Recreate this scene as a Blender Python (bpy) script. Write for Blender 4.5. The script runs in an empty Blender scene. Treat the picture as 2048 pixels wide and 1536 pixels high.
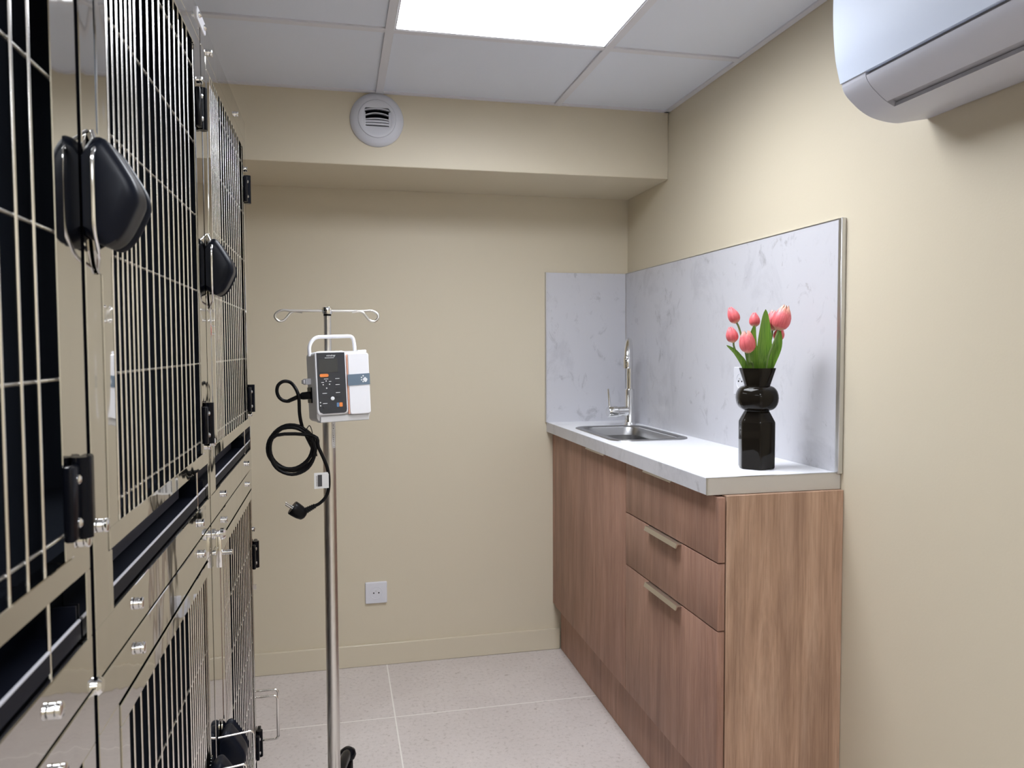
import bpy, bmesh, math, random
from mathutils import Vector, Matrix
random.seed(4)
COL = bpy.context.scene.collection
PI = math.pi

# ------------------------------------------------------------------ materials
def principled(name, col, rough=.5, metal=0.0, coat=0.0, spec=None):
    m = bpy.data.materials.new(name); m.use_nodes = True
    b = m.node_tree.nodes['Principled BSDF']
    b.inputs['Base Color'].default_value = (*col, 1)
    b.inputs['Roughness'].default_value = rough
    b.inputs['Metallic'].default_value = metal
    if coat: b.inputs['Coat Weight'].default_value = coat; b.inputs['Coat Roughness'].default_value = .05
    if spec is not None: b.inputs['Specular IOR Level'].default_value = spec
    return m

def nodes(m): return m.node_tree.nodes, m.node_tree.links, m.node_tree.nodes['Principled BSDF']

def tex_coord(m, scale=(1, 1, 1), loc=(0, 0, 0)):
    n, l, b = nodes(m)
    g = n.new('ShaderNodeNewGeometry'); mp = n.new('ShaderNodeMapping')
    mp.inputs['Scale'].default_value = scale; mp.inputs['Location'].default_value = loc
    l.new(g.outputs['Position'], mp.inputs['Vector'])
    return mp.outputs['Vector']

def noise(m, vec, scale, detail=4, rough=.55, dist=0.0):
    n, l, b = nodes(m); t = n.new('ShaderNodeTexNoise')
    t.inputs['Scale'].default_value = scale; t.inputs['Detail'].default_value = detail
    t.inputs['Roughness'].default_value = rough; t.inputs['Distortion'].default_value = dist
    l.new(vec, t.inputs['Vector']); return t.outputs['Fac']

def ramp(m, fac, stops):
    n, l, b = nodes(m); r = n.new('ShaderNodeValToRGB')
    e = r.color_ramp.elements
    while len(e) < len(stops): e.new(.5)
    for i, (p, c) in enumerate(stops): e[i].position = p; e[i].color = (*c, 1)
    l.new(fac, r.inputs['Fac']); return r.outputs['Color']

def mix(m, fac, a, b_, mode='MIX'):
    n, l, b = nodes(m); x = n.new('ShaderNodeMix'); x.data_type = 'RGBA'; x.blend_type = mode
    for s, v in ((x.inputs['Factor'], fac), (x.inputs[6], a), (x.inputs[7], b_)):
        if isinstance(v, (int, float)): s.default_value = v
        elif isinstance(v, tuple): s.default_value = (*v, 1)
        else: l.new(v, s)
    return x.outputs[2]

def bump(m, fac, strength, dist=.01):
    n, l, b = nodes(m); x = n.new('ShaderNodeBump')
    x.inputs['Strength'].default_value = strength; x.inputs['Distance'].default_value = dist
    l.new(fac, x.inputs['Height']); l.new(x.outputs['Normal'], b.inputs['Normal'])

def math_node(m, op, a, b_=None):
    n, l, b = nodes(m); x = n.new('ShaderNodeMath'); x.operation = op
    for s, v in ((x.inputs[0], a), (x.inputs[1], b_)):
        if v is None: continue
        if isinstance(v, (int, float)): s.default_value = v
        else: l.new(v, s)
    return x.outputs[0]

def setcol(m, sock): nodes(m)[1].new(sock, nodes(m)[2].inputs['Base Color'])

WALL_COL = (.628, .563, .436)
M = {}
m = M['wall'] = principled('painted_wall', WALL_COL, .42, spec=.35)
v = tex_coord(m); bump(m, noise(m, v, 180, 3), .06, .003)
m = M['skirting'] = principled('painted_skirting', WALL_COL, .35)
m = M['ceiling'] = principled('ceiling_tile', (.70, .735, .82), .9)
v = tex_coord(m); bump(m, noise(m, v, 260, 4), .08, .002)
M['grid'] = principled('ceiling_grid_paint', (.66, .66, .71), .5)

m = M['floor'] = principled('floor_tile', (.5, .47, .44), .45, spec=.4)
v = tex_coord(m); n, l, b = nodes(m)
big = ramp(m, noise(m, v, 3.2, 5, .6), [(.3, (.555, .50, .475)), (.7, (.63, .575, .55))])
fine = ramp(m, noise(m, v, 75, 6, .7), [(.34, (.70, .68, .66)), (.47, (1, 1, 1)), (.60, (1.0, 1.0, 1.0)), (.70, (1.22, 1.22, 1.22))])
c = mix(m, .75, big, fine, 'MULTIPLY')
spots = ramp(m, noise(m, v, 34, 2, .5), [(.27, (.62, .58, .55)), (.31, (1, 1, 1))])
c = mix(m, .6, c, spots, 'MULTIPLY')
sep = n.new('ShaderNodeSeparateXYZ'); l.new(v, sep.inputs[0])
def joint(axis, off, pitch):
    a = math_node(m, 'ADD', sep.outputs[axis], pitch * 20 - off + pitch / 2)
    a = math_node(m, 'MODULO', a, pitch)
    a = math_node(m, 'SUBTRACT', a, pitch / 2)
    a = math_node(m, 'ABSOLUTE', a)
    return math_node(m, 'LESS_THAN', a, .0021)
j = math_node(m, 'MAXIMUM', joint(0, .1708, .8), joint(1, 2.544, .8))
setcol(m, mix(m, j, c, (.80, .77, .73)))
bump(m, math_node(m, 'SUBTRACT', noise(m, v, 90, 5), math_node(m, 'MULTIPLY', j, 2.0)), .12, .002)

def wood(name, dark, mid, light, loc, sc=1.0, k=.8):
    m = principled(name, mid, .5, spec=.3)
    v1 = tex_coord(m, (17 * sc, 17 * sc, 1.5 * sc), loc); v2 = tex_coord(m, (210, 210, 7), loc); v3 = tex_coord(m, (6, 6, 1.0), loc)
    a = noise(m, v1, 1.0, 7, .66, 1.9); f2 = noise(m, v2, 1.0, 4, .65, .6); f3 = noise(m, v3, 1.0, 4, .55, 2.6)
    c1 = ramp(m, a, [(.30, dark), (.5, mid), (.70, light)])
    c2 = ramp(m, f2, [(.33, (.78, .76, .74)), (.55, (1.03, 1.03, 1.03))])
    c3 = ramp(m, f3, [(.35, (.84, .83, .84)), (.6, (1.06, 1.06, 1.05))])
    c = mix(m, k, c1, c2, 'MULTIPLY'); c = mix(m, .9, c, c3, 'MULTIPLY')
    setcol(m, c); bump(m, f2, .10, .002)
    return m
M['wood'] = wood('oak_front', (.300, .163, .117), (.365, .208, .152), (.425, .255, .192), (0, 0, 0))
M['wood_side'] = wood('oak_side', (.325, .198, .135), (.43, .275, .192), (.53, .36, .26), (4.2, 1.3, .4), .9)
M['core'] = principled('cabinet_gap', (.05, .032, .025), .8)

def marble(name, base, vein, warm, rough, amt):
    m = principled(name, base, rough)
    v1 = tex_coord(m, (1, 1, .75), (3.1, .7, 1.9)); v2 = tex_coord(m, (1, 1, .7), (9, 4, 2))
    f = noise(m, v1, 5.0, 9, .70, .5); g = noise(m, v2, 15, 8, .70, .9); h = noise(m, v2, 3.2, 5, .6, .6)
    c = ramp(m, f, [(.36, vein), (.47, base), (.60, base), (.74, tuple(min(1, x * 1.13) for x in base))])
    c = mix(m, amt, c, ramp(m, g, [(.30, tuple(x * .70 for x in vein)), (.42, base), (.62, base)]), 'MIX')
    w = ramp(m, math_node(m, 'MULTIPLY', g, h), [(.10, (1, 1, 1)), (.14, (0, 0, 0))])
    c = mix(m, math_node(m, 'MULTIPLY', w, .65), c, warm)
    setcol(m, c); return m
M['splash'] = marble('marble_splashback', (.57, .57, .61), (.40, .40, .44), (.38, .34, .34), .35, .6)
M['worktop'] = marble('marble_worktop', (.87, .88, .92), (.77, .78, .82), (.76, .76, .77), .30, .18)
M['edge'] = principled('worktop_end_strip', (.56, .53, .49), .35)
M['alu'] = principled('brushed_aluminium', (.62, .62, .62), .32, 1.0)
m = M['handle'] = principled('handle_nickel', (.66, .61, .54), .36, 1.0)

m = M['steel'] = principled('polished_steel', (.64, .63, .605), .045, 1.0)
v = tex_coord(m, (1, 5, 2.2)); bump(m, noise(m, v, 2.2, 2, .4), .09, .02)
M['chrome'] = principled('chrome', (.84, .84, .84), .07, 1.0)
M['rod'] = principled('steel_wire', (.83, .815, .79), .16, 1.0)
M['crosswire'] = principled('cross_wire_steel', (.50, .485, .46), .28, 1.0)
m = M['brushed'] = principled('brushed_steel_tube', (.72, .70, .67), .30, 1.0)
m = M['sink'] = principled('sink_steel', (.37, .37, .375), .33, 1.0)
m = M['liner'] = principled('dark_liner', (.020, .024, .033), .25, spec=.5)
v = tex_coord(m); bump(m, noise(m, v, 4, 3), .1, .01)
M['black'] = principled('black_plastic', (.003, .0035, .006), .22, spec=.14)
M['latch'] = principled('navy_black_plastic', (.003, .0045, .010), .38, spec=.16)
M['tray'] = principled('navy_tray_plastic', (.005, .006, .011), .5, spec=.10)
M['trayedge'] = principled('tray_lip', (.42, .42, .46), .3)
M['bowl'] = principled('grey_bowl_plastic', (.20, .20, .23), .4)
M['white'] = principled('white_plastic', (.68, .685, .74), .32)
M['pumpwhite'] = principled('pump_white_plastic', (.78, .785, .83), .34)
M['ventwhite'] = principled('vent_plastic', (.60, .61, .67), .4)
M['grip'] = principled('tray_grip_plastic', (.11, .11, .14), .45, spec=.2)
M['greyplastic'] = principled('pale_grey_plastic', (.62, .62, .63), .38)
M['acslot'] = principled('ac_slot_grey', (.42, .42, .46), .5)
M['acbody'] = principled('ac_body_plastic', (.55, .56, .63), .4)
M['acfront'] = principled('ac_front_plastic', (.70, .78, .94), .5, spec=.3)
M['hole'] = principled('dark_hole', (.004, .004, .006), .95, spec=0.0)
M['rubber'] = principled('black_rubber', (.004, .004, .005), .35, spec=.16)
M['vase'] = principled('black_glaze', (.010, .008, .006), .05, spec=.17)
M['sticker'] = principled('paper_label', (.70, .70, .70), .6)
M['ink'] = principled('label_ink', (.05, .05, .055), .6)
M['panel'] = principled('pump_panel', (.030, .033, .042), .28)
M['screen'] = principled('pump_screen', (.040, .042, .044), .14)
M['orange'] = principled('orange_plastic', (.80, .24, .055), .4)
M['peach'] = principled('peach_edge', (.80, .42, .30), .4)
M['slate'] = principled('slate_band', (.13, .18, .24), .4)
M['print'] = principled('white_print', (.75, .77, .80), .5)
M['blueprint'] = principled('blue_print', (.10, .20, .36), .5)

m = M['petal'] = principled('tulip_petal', (.8, .2, .2), .45)
n, l, b = nodes(m); oi = n.new('ShaderNodeTexCoord')
sp = n.new('ShaderNodeSeparateXYZ'); l.new(oi.outputs['Object'], sp.inputs[0])
t = math_node(m, 'MULTIPLY', sp.outputs['Z'], 18.0)
c = ramp(m, t, [(.0, (.78, .46, .30)), (.16, (.70, .115, .125)), (.72, (.78, .15, .17)), (1.0, (.86, .42, .32))])
vv = n.new('ShaderNodeMapping'); vv.inputs['Scale'].default_value = (260, 260, 18); l.new(oi.outputs['Object'], vv.inputs['Vector'])
c = mix(m, .5, c, ramp(m, noise(m, vv.outputs[0], 1, 3), [(.35, (.80, .68, .68)), (.5, (1, 1, 1)), (.68, (1.15, 1.9, 1.8))]), 'MULTIPLY'); setcol(m, c)
b.inputs['Subsurface Weight'].default_value = .08
m = M['leaf'] = principled('tulip_leaf', (.10, .22, .02), .4)
v = tex_coord(m, (300, 300, 10)); setcol(m, ramp(m, noise(m, v, 1, 3), [(.35, (.075, .185, .016)), (.65, (.15, .30, .03))]))
M['stem'] = principled('tulip_stem', (.15, .24, .07), .45)

m = M['led'] = bpy.data.materials.new('led_diffuser'); m.use_nodes = True
m.node_tree.nodes.remove(m.node_tree.nodes['Principled BSDF'])
e = m.node_tree.nodes.new('ShaderNodeEmission')
LED_STRENGTH = 28.0
e.inputs['Color'].default_value = (.905, .94, 1.0, 1); e.inputs['Strength'].default_value = LED_STRENGTH
# the diffuser throws more light straight down than sideways, as panel lamps do
_n, _l = m.node_tree.nodes, m.node_tree.links
_g = _n.new('ShaderNodeNewGeometry'); _d = _n.new('ShaderNodeVectorMath'); _d.operation = 'DOT_PRODUCT'
_l.new(_g.outputs['Normal'], _d.inputs[0]); _l.new(_g.outputs['Incoming'], _d.inputs[1])
_p = _n.new('ShaderNodeMath'); _p.operation = 'POWER'; _l.new(_d.outputs['Value'], _p.inputs[0]); _p.inputs[1].default_value = .60
_q = _n.new('ShaderNodeMath'); _q.operation = 'MULTIPLY'; _l.new(_p.outputs[0], _q.inputs[0]); _q.inputs[1].default_value = LED_STRENGTH
_l.new(_q.outputs[0], e.inputs['Strength'])
m.node_tree.links.new(e.outputs[0], m.node_tree.nodes['Material Output'].inputs['Surface'])

# ------------------------------------------------------------------ mesh helpers
def B(): return bmesh.new()

def box(bm, x0, x1, y0, y1, z0, z1, bev=0.0, seg=2):
    t = bmesh.new()
    bmesh.ops.create_cube(t, size=1)
    for v in t.verts:
        v.co = Vector(((x0 + x1) / 2 + v.co.x * (x1 - x0), (y0 + y1) / 2 + v.co.y * (y1 - y0), (z0 + z1) / 2 + v.co.z * (z1 - z0)))
    if bev: bmesh.ops.bevel(t, geom=t.edges[:], offset=bev, segments=seg, affect='EDGES', profile=.5)
    join(bm, t)

def join(bm, t, mat=None):
    if mat is not None: t.transform(mat)
    me = bpy.data.meshes.new('tmp'); t.to_mesh(me); t.free(); bm.from_mesh(me); bpy.data.meshes.remove(me)

def loft(bm, loops, closed=True, cap0=True, cap1=True):
    rings = [[bm.verts.new(Vector(p)) for p in lp] for lp in loops]
    n = len(rings[0])
    for a, b in zip(rings, rings[1:]):
        for i in range(n if closed else n - 1):
            j = (i + 1) % n
            bm.faces.new((a[i], a[j], b[j], b[i]))
    if cap0 and closed: bm.faces.new(list(reversed(rings[0])))
    if cap1 and closed: bm.faces.new(rings[-1])
    return rings

def tube(bm, pts, r, seg=10, close=False, caps=True):
    P = [Vector(p) for p in pts]; n = len(P)
    R = r if isinstance(r, (list, tuple)) else [r] * n
    T = []
    for i in range(n):
        if close: d = P[(i + 1) % n] - P[i - 1]
        else: d = P[min(i + 1, n - 1)] - P[max(i - 1, 0)]
        T.append(d.normalized())
    up = Vector((0, 0, 1)) if abs(T[0].z) < .9 else Vector((1, 0, 0))
    u = (up - T[0] * up.dot(T[0])).normalized(); loops = []
    for i in range(n):
        u = (u - T[i] * u.dot(T[i])).normalized(); w = T[i].cross(u)
        loops.append([P[i] + (u * math.cos(2 * PI * k / seg) + w * math.sin(2 * PI * k / seg)) * R[i] for k in range(seg)])
    if close:
        loops.append(loops[0]); rings = [[bm.verts.new(p) for p in lp] for lp in loops[:-1]]; rings.append(rings[0])
        for a, b in zip(rings, rings[1:]):
            for i in range(seg): bm.faces.new((a[i], a[(i + 1) % seg], b[(i + 1) % seg], b[i]))
    else: loft(bm, loops, cap0=caps, cap1=caps)

def spline(pts, sub=8, close=False):
    P = [Vector(p) for p in pts]; n = len(P); out = []
    rng = n if close else n - 1
    for i in range(rng):
        if close: a, b, c, d = P[(i - 1) % n], P[i], P[(i + 1) % n], P[(i + 2) % n]
        else: a, b, c, d = P[max(i - 1, 0)], P[i], P[i + 1], P[min(i + 2, n - 1)]
        for s in range(sub):
            t = s / sub
            out.append(.5 * ((2 * b) + (c - a) * t + (2 * a - 5 * b + 4 * c - d) * t * t + (3 * b - a - 3 * c + d) * t ** 3))
    if not close: out.append(P[-1])
    return out

def fillet(pts, r, seg=5):
    P = [Vector(p) for p in pts]; out = [P[0]]
    for a, b, c in zip(P, P[1:], P[2:]):
        d1 = (a - b); d2 = (c - b); rr = min(r, d1.length * .49, d2.length * .49)
        p = b + d1.normalized() * rr; q = b + d2.normalized() * rr
        for k in range(seg + 1):
            t = k / seg; out.append(p * (1 - t) ** 2 + b * 2 * t * (1 - t) + q * t * t)
    out.append(P[-1]); return out

def lathe(bm, prof, seg=24, mat=None, cap=True):
    t = bmesh.new()
    loops = [[(r * math.cos(2 * PI * k / seg), r * math.sin(2 * PI * k / seg), z) for k in range(seg)] for r, z in prof]
    loft(t, loops, cap0=cap, cap1=cap); join(bm, t, mat)

def to_axis(origin, axis):
    return Matrix.Translation(Vector(origin)) @ Vector((0, 0, 1)).rotation_difference(Vector(axis).normalized()).to_matrix().to_4x4()

def prism_y(bm, poly, y0, y1):      # poly in (x, z)
    loft(bm, [[(x, y0, z) for x, z in poly], [(x, y1, z) for x, z in poly]])

def prism_x(bm, poly, x0, x1):      # poly in (y, z)
    loft(bm, [[(x0, y, z) for y, z in poly], [(x1, y, z) for y, z in poly]])

def rrect(x0, x1, y0, y1, r, seg=6):
    out = []
    for cx, cy, a in ((x1 - r, y1 - r, 0), (x0 + r, y1 - r, 90), (x0 + r, y0 + r, 180), (x1 - r, y0 + r, 270)):
        for k in range(seg + 1):
            t = math.radians(a + 90 * k / seg); out.append((cx + r * math.cos(t), cy + r * math.sin(t)))
    return out

def obj(name, bm, mat, parent=None, smooth=40, label=None, mats=None):
    bmesh.ops.recalc_face_normals(bm, faces=bm.faces[:])
    me = bpy.data.meshes.new(name); bm.to_mesh(me); bm.free()
    if smooth:
        me.polygons.foreach_set('use_smooth', [True] * len(me.polygons)); me.set_sharp_from_angle(angle=math.radians(smooth))
    me.materials.append(M[mat] if isinstance(mat, str) else mat)
    o = bpy.data.objects.new(name, me); COL.objects.link(o)
    if parent is not None:
        o.parent = parent
        w = Matrix.Translation((0, 0, 0)); p = parent
        while p is not None: w = p.matrix_basis @ w if p.parent is None else p.matrix_basis @ w; p = p.parent
        o.matrix_basis = w.inverted()          # geometry is written in world coordinates
    if label: o['label'] = label
    return o

def recentre(o, loc):
    o.data.transform(Matrix.Translation(-Vector(loc))); o.location = loc

def thing(name, label, cat, loc=(0, 0, 0), group=None):
    o = bpy.data.objects.new(name, None); COL.objects.link(o); o.location = loc; o.empty_display_size = .05
    o['label'] = label; o['category'] = cat
    if group: o['group'] = group
    return o

def tag(o, label, cat, group=None):
    o['label'] = label; o['category'] = cat
    if group: o['group'] = group
    return o

def struct(name, bm, mat, label=None, **k):
    o = obj(name, bm, mat, **k); o['kind'] = 'structure'
    if label: o['label'] = label
    return o

def text_bm(txt, size, mat, depth=.0003, shear=0.0):
    cu = bpy.data.curves.new('t', 'FONT'); cu.body = txt; cu.size = size; cu.extrude = depth; cu.shear = shear
    cu.align_x = 'CENTER'; cu.align_y = 'CENTER'
    o = bpy.data.objects.new('t', cu); COL.objects.link(o)
    dg = bpy.context.evaluated_depsgraph_get(); me = bpy.data.meshes.new_from_object(o.evaluated_get(dg))
    bm = bmesh.new(); bm.from_mesh(me); bm.transform(mat)
    bpy.data.objects.remove(o); bpy.data.curves.remove(cu); bpy.data.meshes.remove(me)
    return bm

# ------------------------------------------------------------------ room shell
XR, YB, YF, ZB, ZC = 1.1558, 2.992, 2.599, 1.815, 2.052
XL, YN = -.96, -2.3
T = .1
bm = B(); box(bm, XL - T, XR + T, YN - T, YB + T, -T, 0); struct('floor', bm, 'floor')
bm = B(); box(bm, XL - T, XR + T, YN - T, YB + T, ZC, ZC + T); struct('ceiling', bm, 'ceiling')
bm = B(); box(bm, XR, XR + T, YN - T, YB + T, 0, ZC); struct('wall_right', bm, 'wall')
bm = B(); box(bm, XL - T, XL, YN - T, YB + T, 0, ZC); struct('wall_left', bm, 'wall')
bm = B(); box(bm, XL, XR, YB, YB + T, 0, ZC); struct('wall_back', bm, 'wall')
bm = B(); box(bm, XL, XR, YN - T, YN, 0, ZC); struct('wall_front', bm, 'wall')
bm = B(); box(bm, XL, XR, YF, YB, ZB, ZC, .002, 1); struct('trim_1', bm, 'wall', 'beige boxed beam across the top of the back wall')
bm = B(); box(bm, XL, .866, YB - .012, YB, 0, .084, .002, 1); struct('baseboard_back', bm, 'skirting')
bm = B(); box(bm, XR - .012, XR, YN, 1.58, 0, .084, .002, 1); struct('baseboard_right', bm, 'skirting')
GX, GY = .1454, 2.0862
bm = B()
for k in range(-2, 2): 
    x = GX + .6 * k
    if XL < x < XR: box(bm, x - .012, x + .012, YN, YF, ZC - .006, ZC + .004, .001, 1)
for k in range(0, 8):
    y = GY - .6 * k
    if y > YN: box(bm, XL, XR, y - .012, y + .012, ZC - .0055, ZC + .004, .001, 1)
struct('trim_2', bm, 'grid', 'white metal bars of the suspended ceiling grid')
bm = B(); box(bm, XR - .018, XR, YN, YF, ZC - .005, ZC + .004, .001, 1)
box(bm, XL, XR, YF - .016, YF, ZC - .005, ZC + .004, .001, 1); struct('trim_3', bm, 'grid', 'white metal angle along the ceiling edges')

def ceiling_light(y0, label):
    t = thing('ceiling_light', label, 'ceiling light', (GX + .3, y0 + .3, ZC), 'square panel lights in the ceiling grid')
    x0, x1, y1 = GX + .012, GX + .588, y0 + .588; y0 += .012
    bm = B(); w = .004
    box(bm, x0, x0 + w, y0, y1, ZC - .004, ZC + .002); box(bm, x1 - w, x1, y0, y1, ZC - .004, ZC + .002)
    box(bm, x0, x1, y0, y0 + w, ZC - .004, ZC + .002); box(bm, x0, x1, y1 - w, y1, ZC - .004, ZC + .002)
    obj('frame', bm, 'grid', t)
    bm = B(); box(bm, x0 + w, x1 - w, y0 + w, y1 - w, ZC - .003, ZC + .002)
    obj('diffuser', bm, 'led', t)
ceiling_light(GY - .6, 'bright square ceiling panel light beside the vent at the back of the room')
ceiling_light(GY - 2.4, 'square ceiling panel light over the viewer, nearer the front of the room')
ceiling_light(GY - 4.2, 'added fill panel light in the ceiling at the front end of the room, out of view')  # unseen extra lamp, added to brighten the walls and floor

# ------------------------------------------------------------------ worktop, splashbacks
ZT = .9232
CX, CY = .8146, 1.6106
t = thing('worktop', 'white marbled worktop with a square edge over the oak cabinets', 'worktop', (.98, 2.3, .884))
bm = B()
hx0, hx1, hy0, hy1 = .877, 1.089, 2.327, 2.743
for a in ((CX, hx0, CY, YB), (hx1, XR, CY, YB), (hx0, hx1, CY, hy0), (hx0, hx1, hy1, YB)): box(bm, a[0], a[1], a[2], a[3], ZT - .0389, ZT)
obj('slab', bm, 'worktop', t)
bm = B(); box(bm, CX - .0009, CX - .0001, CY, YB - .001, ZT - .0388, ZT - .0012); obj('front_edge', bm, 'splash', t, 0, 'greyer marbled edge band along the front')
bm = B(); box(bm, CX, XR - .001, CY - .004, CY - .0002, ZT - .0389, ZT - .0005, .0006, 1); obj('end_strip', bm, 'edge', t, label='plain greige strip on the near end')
bm = B(); box(bm, CX - .001, XR - .001, CY - .0045, CY + .003, ZT - .001, ZT + .0008); box(bm, CX - .0015, CX + .001, CY - .0045, CY + .001, ZT - .0389, ZT); obj('corner_profile', bm, 'alu', t)

t = thing('splashback', 'large grey marbled splashback panel on the right wall behind the tap', 'splashback', (XR, 2.3, ZT))
bm = B(); box(bm, XR - .010, XR - .0005, CY + .002, YB, ZT, 1.517); obj('panel', bm, 'splash', t)
bm = B(); box(bm, XR - .013, XR - .0005, CY - .012, CY + .002, ZT - .002, 1.519, .0015, 1); obj('edge_trim', bm, 'alu', t)
bm = B(); box(bm, XR - .0115, XR - .0005, CY + .002, YB - .010, 1.517, 1.519); obj('top_trim', bm, 'alu', t)
t = thing('splashback', 'small grey marbled splashback panel on the back wall at the worktop end', 'splashback', (.98, YB, ZT))
bm = B(); box(bm, .812, XR - .010, YB - .010, YB - .0005, ZT, 1.517); obj('panel', bm, 'splash', t)
bm = B(); box(bm, .8075, .812, YB - .012, YB - .0005, ZT - .001, 1.518, .001, 1); obj('edge_trim', bm, 'alu', t)
bm = B(); box(bm, XR - .0135, XR - .0101, YB - .0135, YB - .0101, ZT, 1.517); obj('corner_trim', bm, 'alu', t)

# ------------------------------------------------------------------ cabinets
FX = .8346; FT = .0175; ZP = .1895; ZU = ZT - .0389
YS = 2.1716     # seam between the two units
def handle(y0, y1, z, parent, lip=.010):
    bm = B()
    prism_y(bm, [(FX + .008, z - .0015), (FX - .010, z - .0015), (FX - .014, z - lip), (FX - .0165, z - lip), (FX - .0125, z + .0015), (FX + .008, z + .0015)], y0, y1)
    obj('handle', bm, 'handle', parent, 0, 'thin satin nickel edge pull')
def front(name, y0, y1, z0, z1, parent):
    bm = B(); box(bm, FX, FX + FT, y0, y1, z0, z1, .0012, 2); return obj(name, bm, 'wood', parent)
sc = thing('sink_cabinet', 'oak base cabinet with one tall door under the sink by the back wall', 'cabinet', (.98, 2.56, 0))
bm = B(); box(bm, FX + FT + .001, XR - .002, YS + .001, YB - .002, ZP - .003, ZU - .14); 
box(bm, FX + FT + .001, FX + .03, YS + .001, YB - .002, ZU - .14, ZU - .0005); box(bm, FX + FT + .001, XR - .002, YS + .001, YS + .018, ZU - .14, ZU - .0005)
obj('carcass', bm, 'core', sc, 0)
d = front('door', YS + .0017, 2.945, ZP, ZU - .004, sc); handle(2.326, 2.51, ZU - .0030, d, .0045)
bm = B(); box(bm, FX + .004, FX + .022, 2.947, YB - .002, ZP, ZU - .003); obj('filler_strip', bm, 'wood', sc)
dc = thing('drawer_cabinet', 'oak base cabinet with three drawers at the near end of the run', 'cabinet', (.98, 1.9, 0))
YE = 1.5855
bm = B(); box(bm, FX + FT + .0012, XR - .002, 1.618, YS - .001, ZP - .003, ZU - .0005); obj('carcass', bm, 'core', dc, 0)
bm = B(); box(bm, FX + FT + .0030, XR - .0008, 1.594, 1.6175, 0, ZU - .0006, .0008, 1); obj('end_panel', bm, 'wood_side', dc, label='wide oak end panel down to the floor')
y0, y1 = 1.594, YS - .0017
for z0, z1, ha in ((.7310, ZU - .004, (1.82, 2.003)), (.5742, .7280, (1.785, 1.990)), (ZP, .5712, (1.783, 1.990))):
    d = front('drawer', y0, y1, z0, z1, dc); handle(ha[0], ha[1], z1 + (.001 if z1 > .8 else -.0012), d, .0045 if z1 > .8 else .010)
bm = B(); box(bm, .869, .884, 1.619, YB - .013, 0.001, ZP - .005); tag(obj('plinth', bm, 'wood'), 'low oak plinth board recessed along the floor under both cabinets', 'plinth')

# ------------------------------------------------------------------ sink and tap
t = thing('sink', 'small stainless steel inset sink with rounded corners in the worktop', 'sink', (.98, 2.53, ZT))
bm = B(); S = (.848, 1.118, 2.298, 2.772)
def rl(i, r, z): return [(x, y, z) for x, y in rrect(S[0] + i, S[1] - i, S[2] + i, S[3] - i, r)]
loft(bm, [rl(0, .065, ZT + .0002), rl(.001, .064, ZT + .0028), rl(.004, .062, ZT + .0036), rl(.024, .05, ZT + .003), rl(.028, .048, ZT + .0005), rl(.0305, .046, ZT - .004), rl(.036, .045, ZT - .030)], cap0=False, cap1=False)
obj('rim', bm, 'sink', t, 60)
bm = B(); loft(bm, [rl(.036, .045, ZT - .030), rl(.039, .044, ZT - .11), rl(.045, .04, ZT - .128), rl(.060, .03, ZT - .134)], cap0=False); obj('basin', bm, 'sink', t, 60)
bm = B(); lathe(bm, [(.032, 0), (.032, .003), (.02, .004), (.018, .001)], 24, Matrix.Translation((.98, 2.53, ZT - .1338))); obj('drain', bm, 'chrome', t)
bm = B()
for k in range(3): lathe(bm, [(.0045, 0), (.0045, .0015)], 12, to_axis((1.0795, 2.375 + .013 * k, ZT - .045), (-1, 0, .05)))
obj('overflow_holes', bm, 'hole', t)

FXP, FYP = 1.093, 2.805
t = thing('faucet', 'chrome mixer tap with a tall curved spout and side lever behind the sink', 'faucet', (FXP, FYP, ZT))
bm = B(); lathe(bm, [(.024, 0), (.024, .003), (.0215, .006), (.0185, .012), (.0185, .135), (.0165, .138), (.0135, .139)], 28, Matrix.Translation((FXP, FYP, ZT))); obj('body', bm, 'chrome', t)
dx, dy = -.41, -.912; Rr = .075
pts = [(FXP, FYP, ZT + .13), (FXP, FYP, ZT + .20)] + [(FXP + dx * Rr * (1 - math.cos(a)), FYP + dy * Rr * (1 - math.cos(a)), ZT + .245 + Rr * math.sin(a)) for a in [PI * k / 14 for k in range(15)]]
pts.append((FXP + dx * 2 * Rr, FYP + dy * 2 * Rr, ZT + .225))
bm = B(); tube(bm, pts, .0128, 18); obj('spout', bm, 'chrome', t)
bm = B(); e = pts[-1]; lathe(bm, [(.0150, 0), (.0155, .002), (.0155, .038), (.0132, .042)], 20, Matrix.Translation((e[0], e[1], e[2] - .004))); obj('aerator', bm, 'chrome', t)
bm = B(); lathe(bm, [(.019, .012), (.019, .052), (.0175, .053), (.0175, .056), (.0215, .057), (.0215, .088), (.019, .092)], 28, to_axis((FXP, FYP, ZT + .052), (-1, -.12, 0))); obj('cartridge', bm, 'chrome', t)
bm = B(); tube(bm, [(FXP - .083, FYP - .01, ZT + .06), (FXP - .086, FYP - .01, ZT + .10), (FXP - .090, FYP - .01, ZT + .140)], [.0042, .0042, .0036], 12); obj('lever', bm, 'chrome', t)

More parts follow.
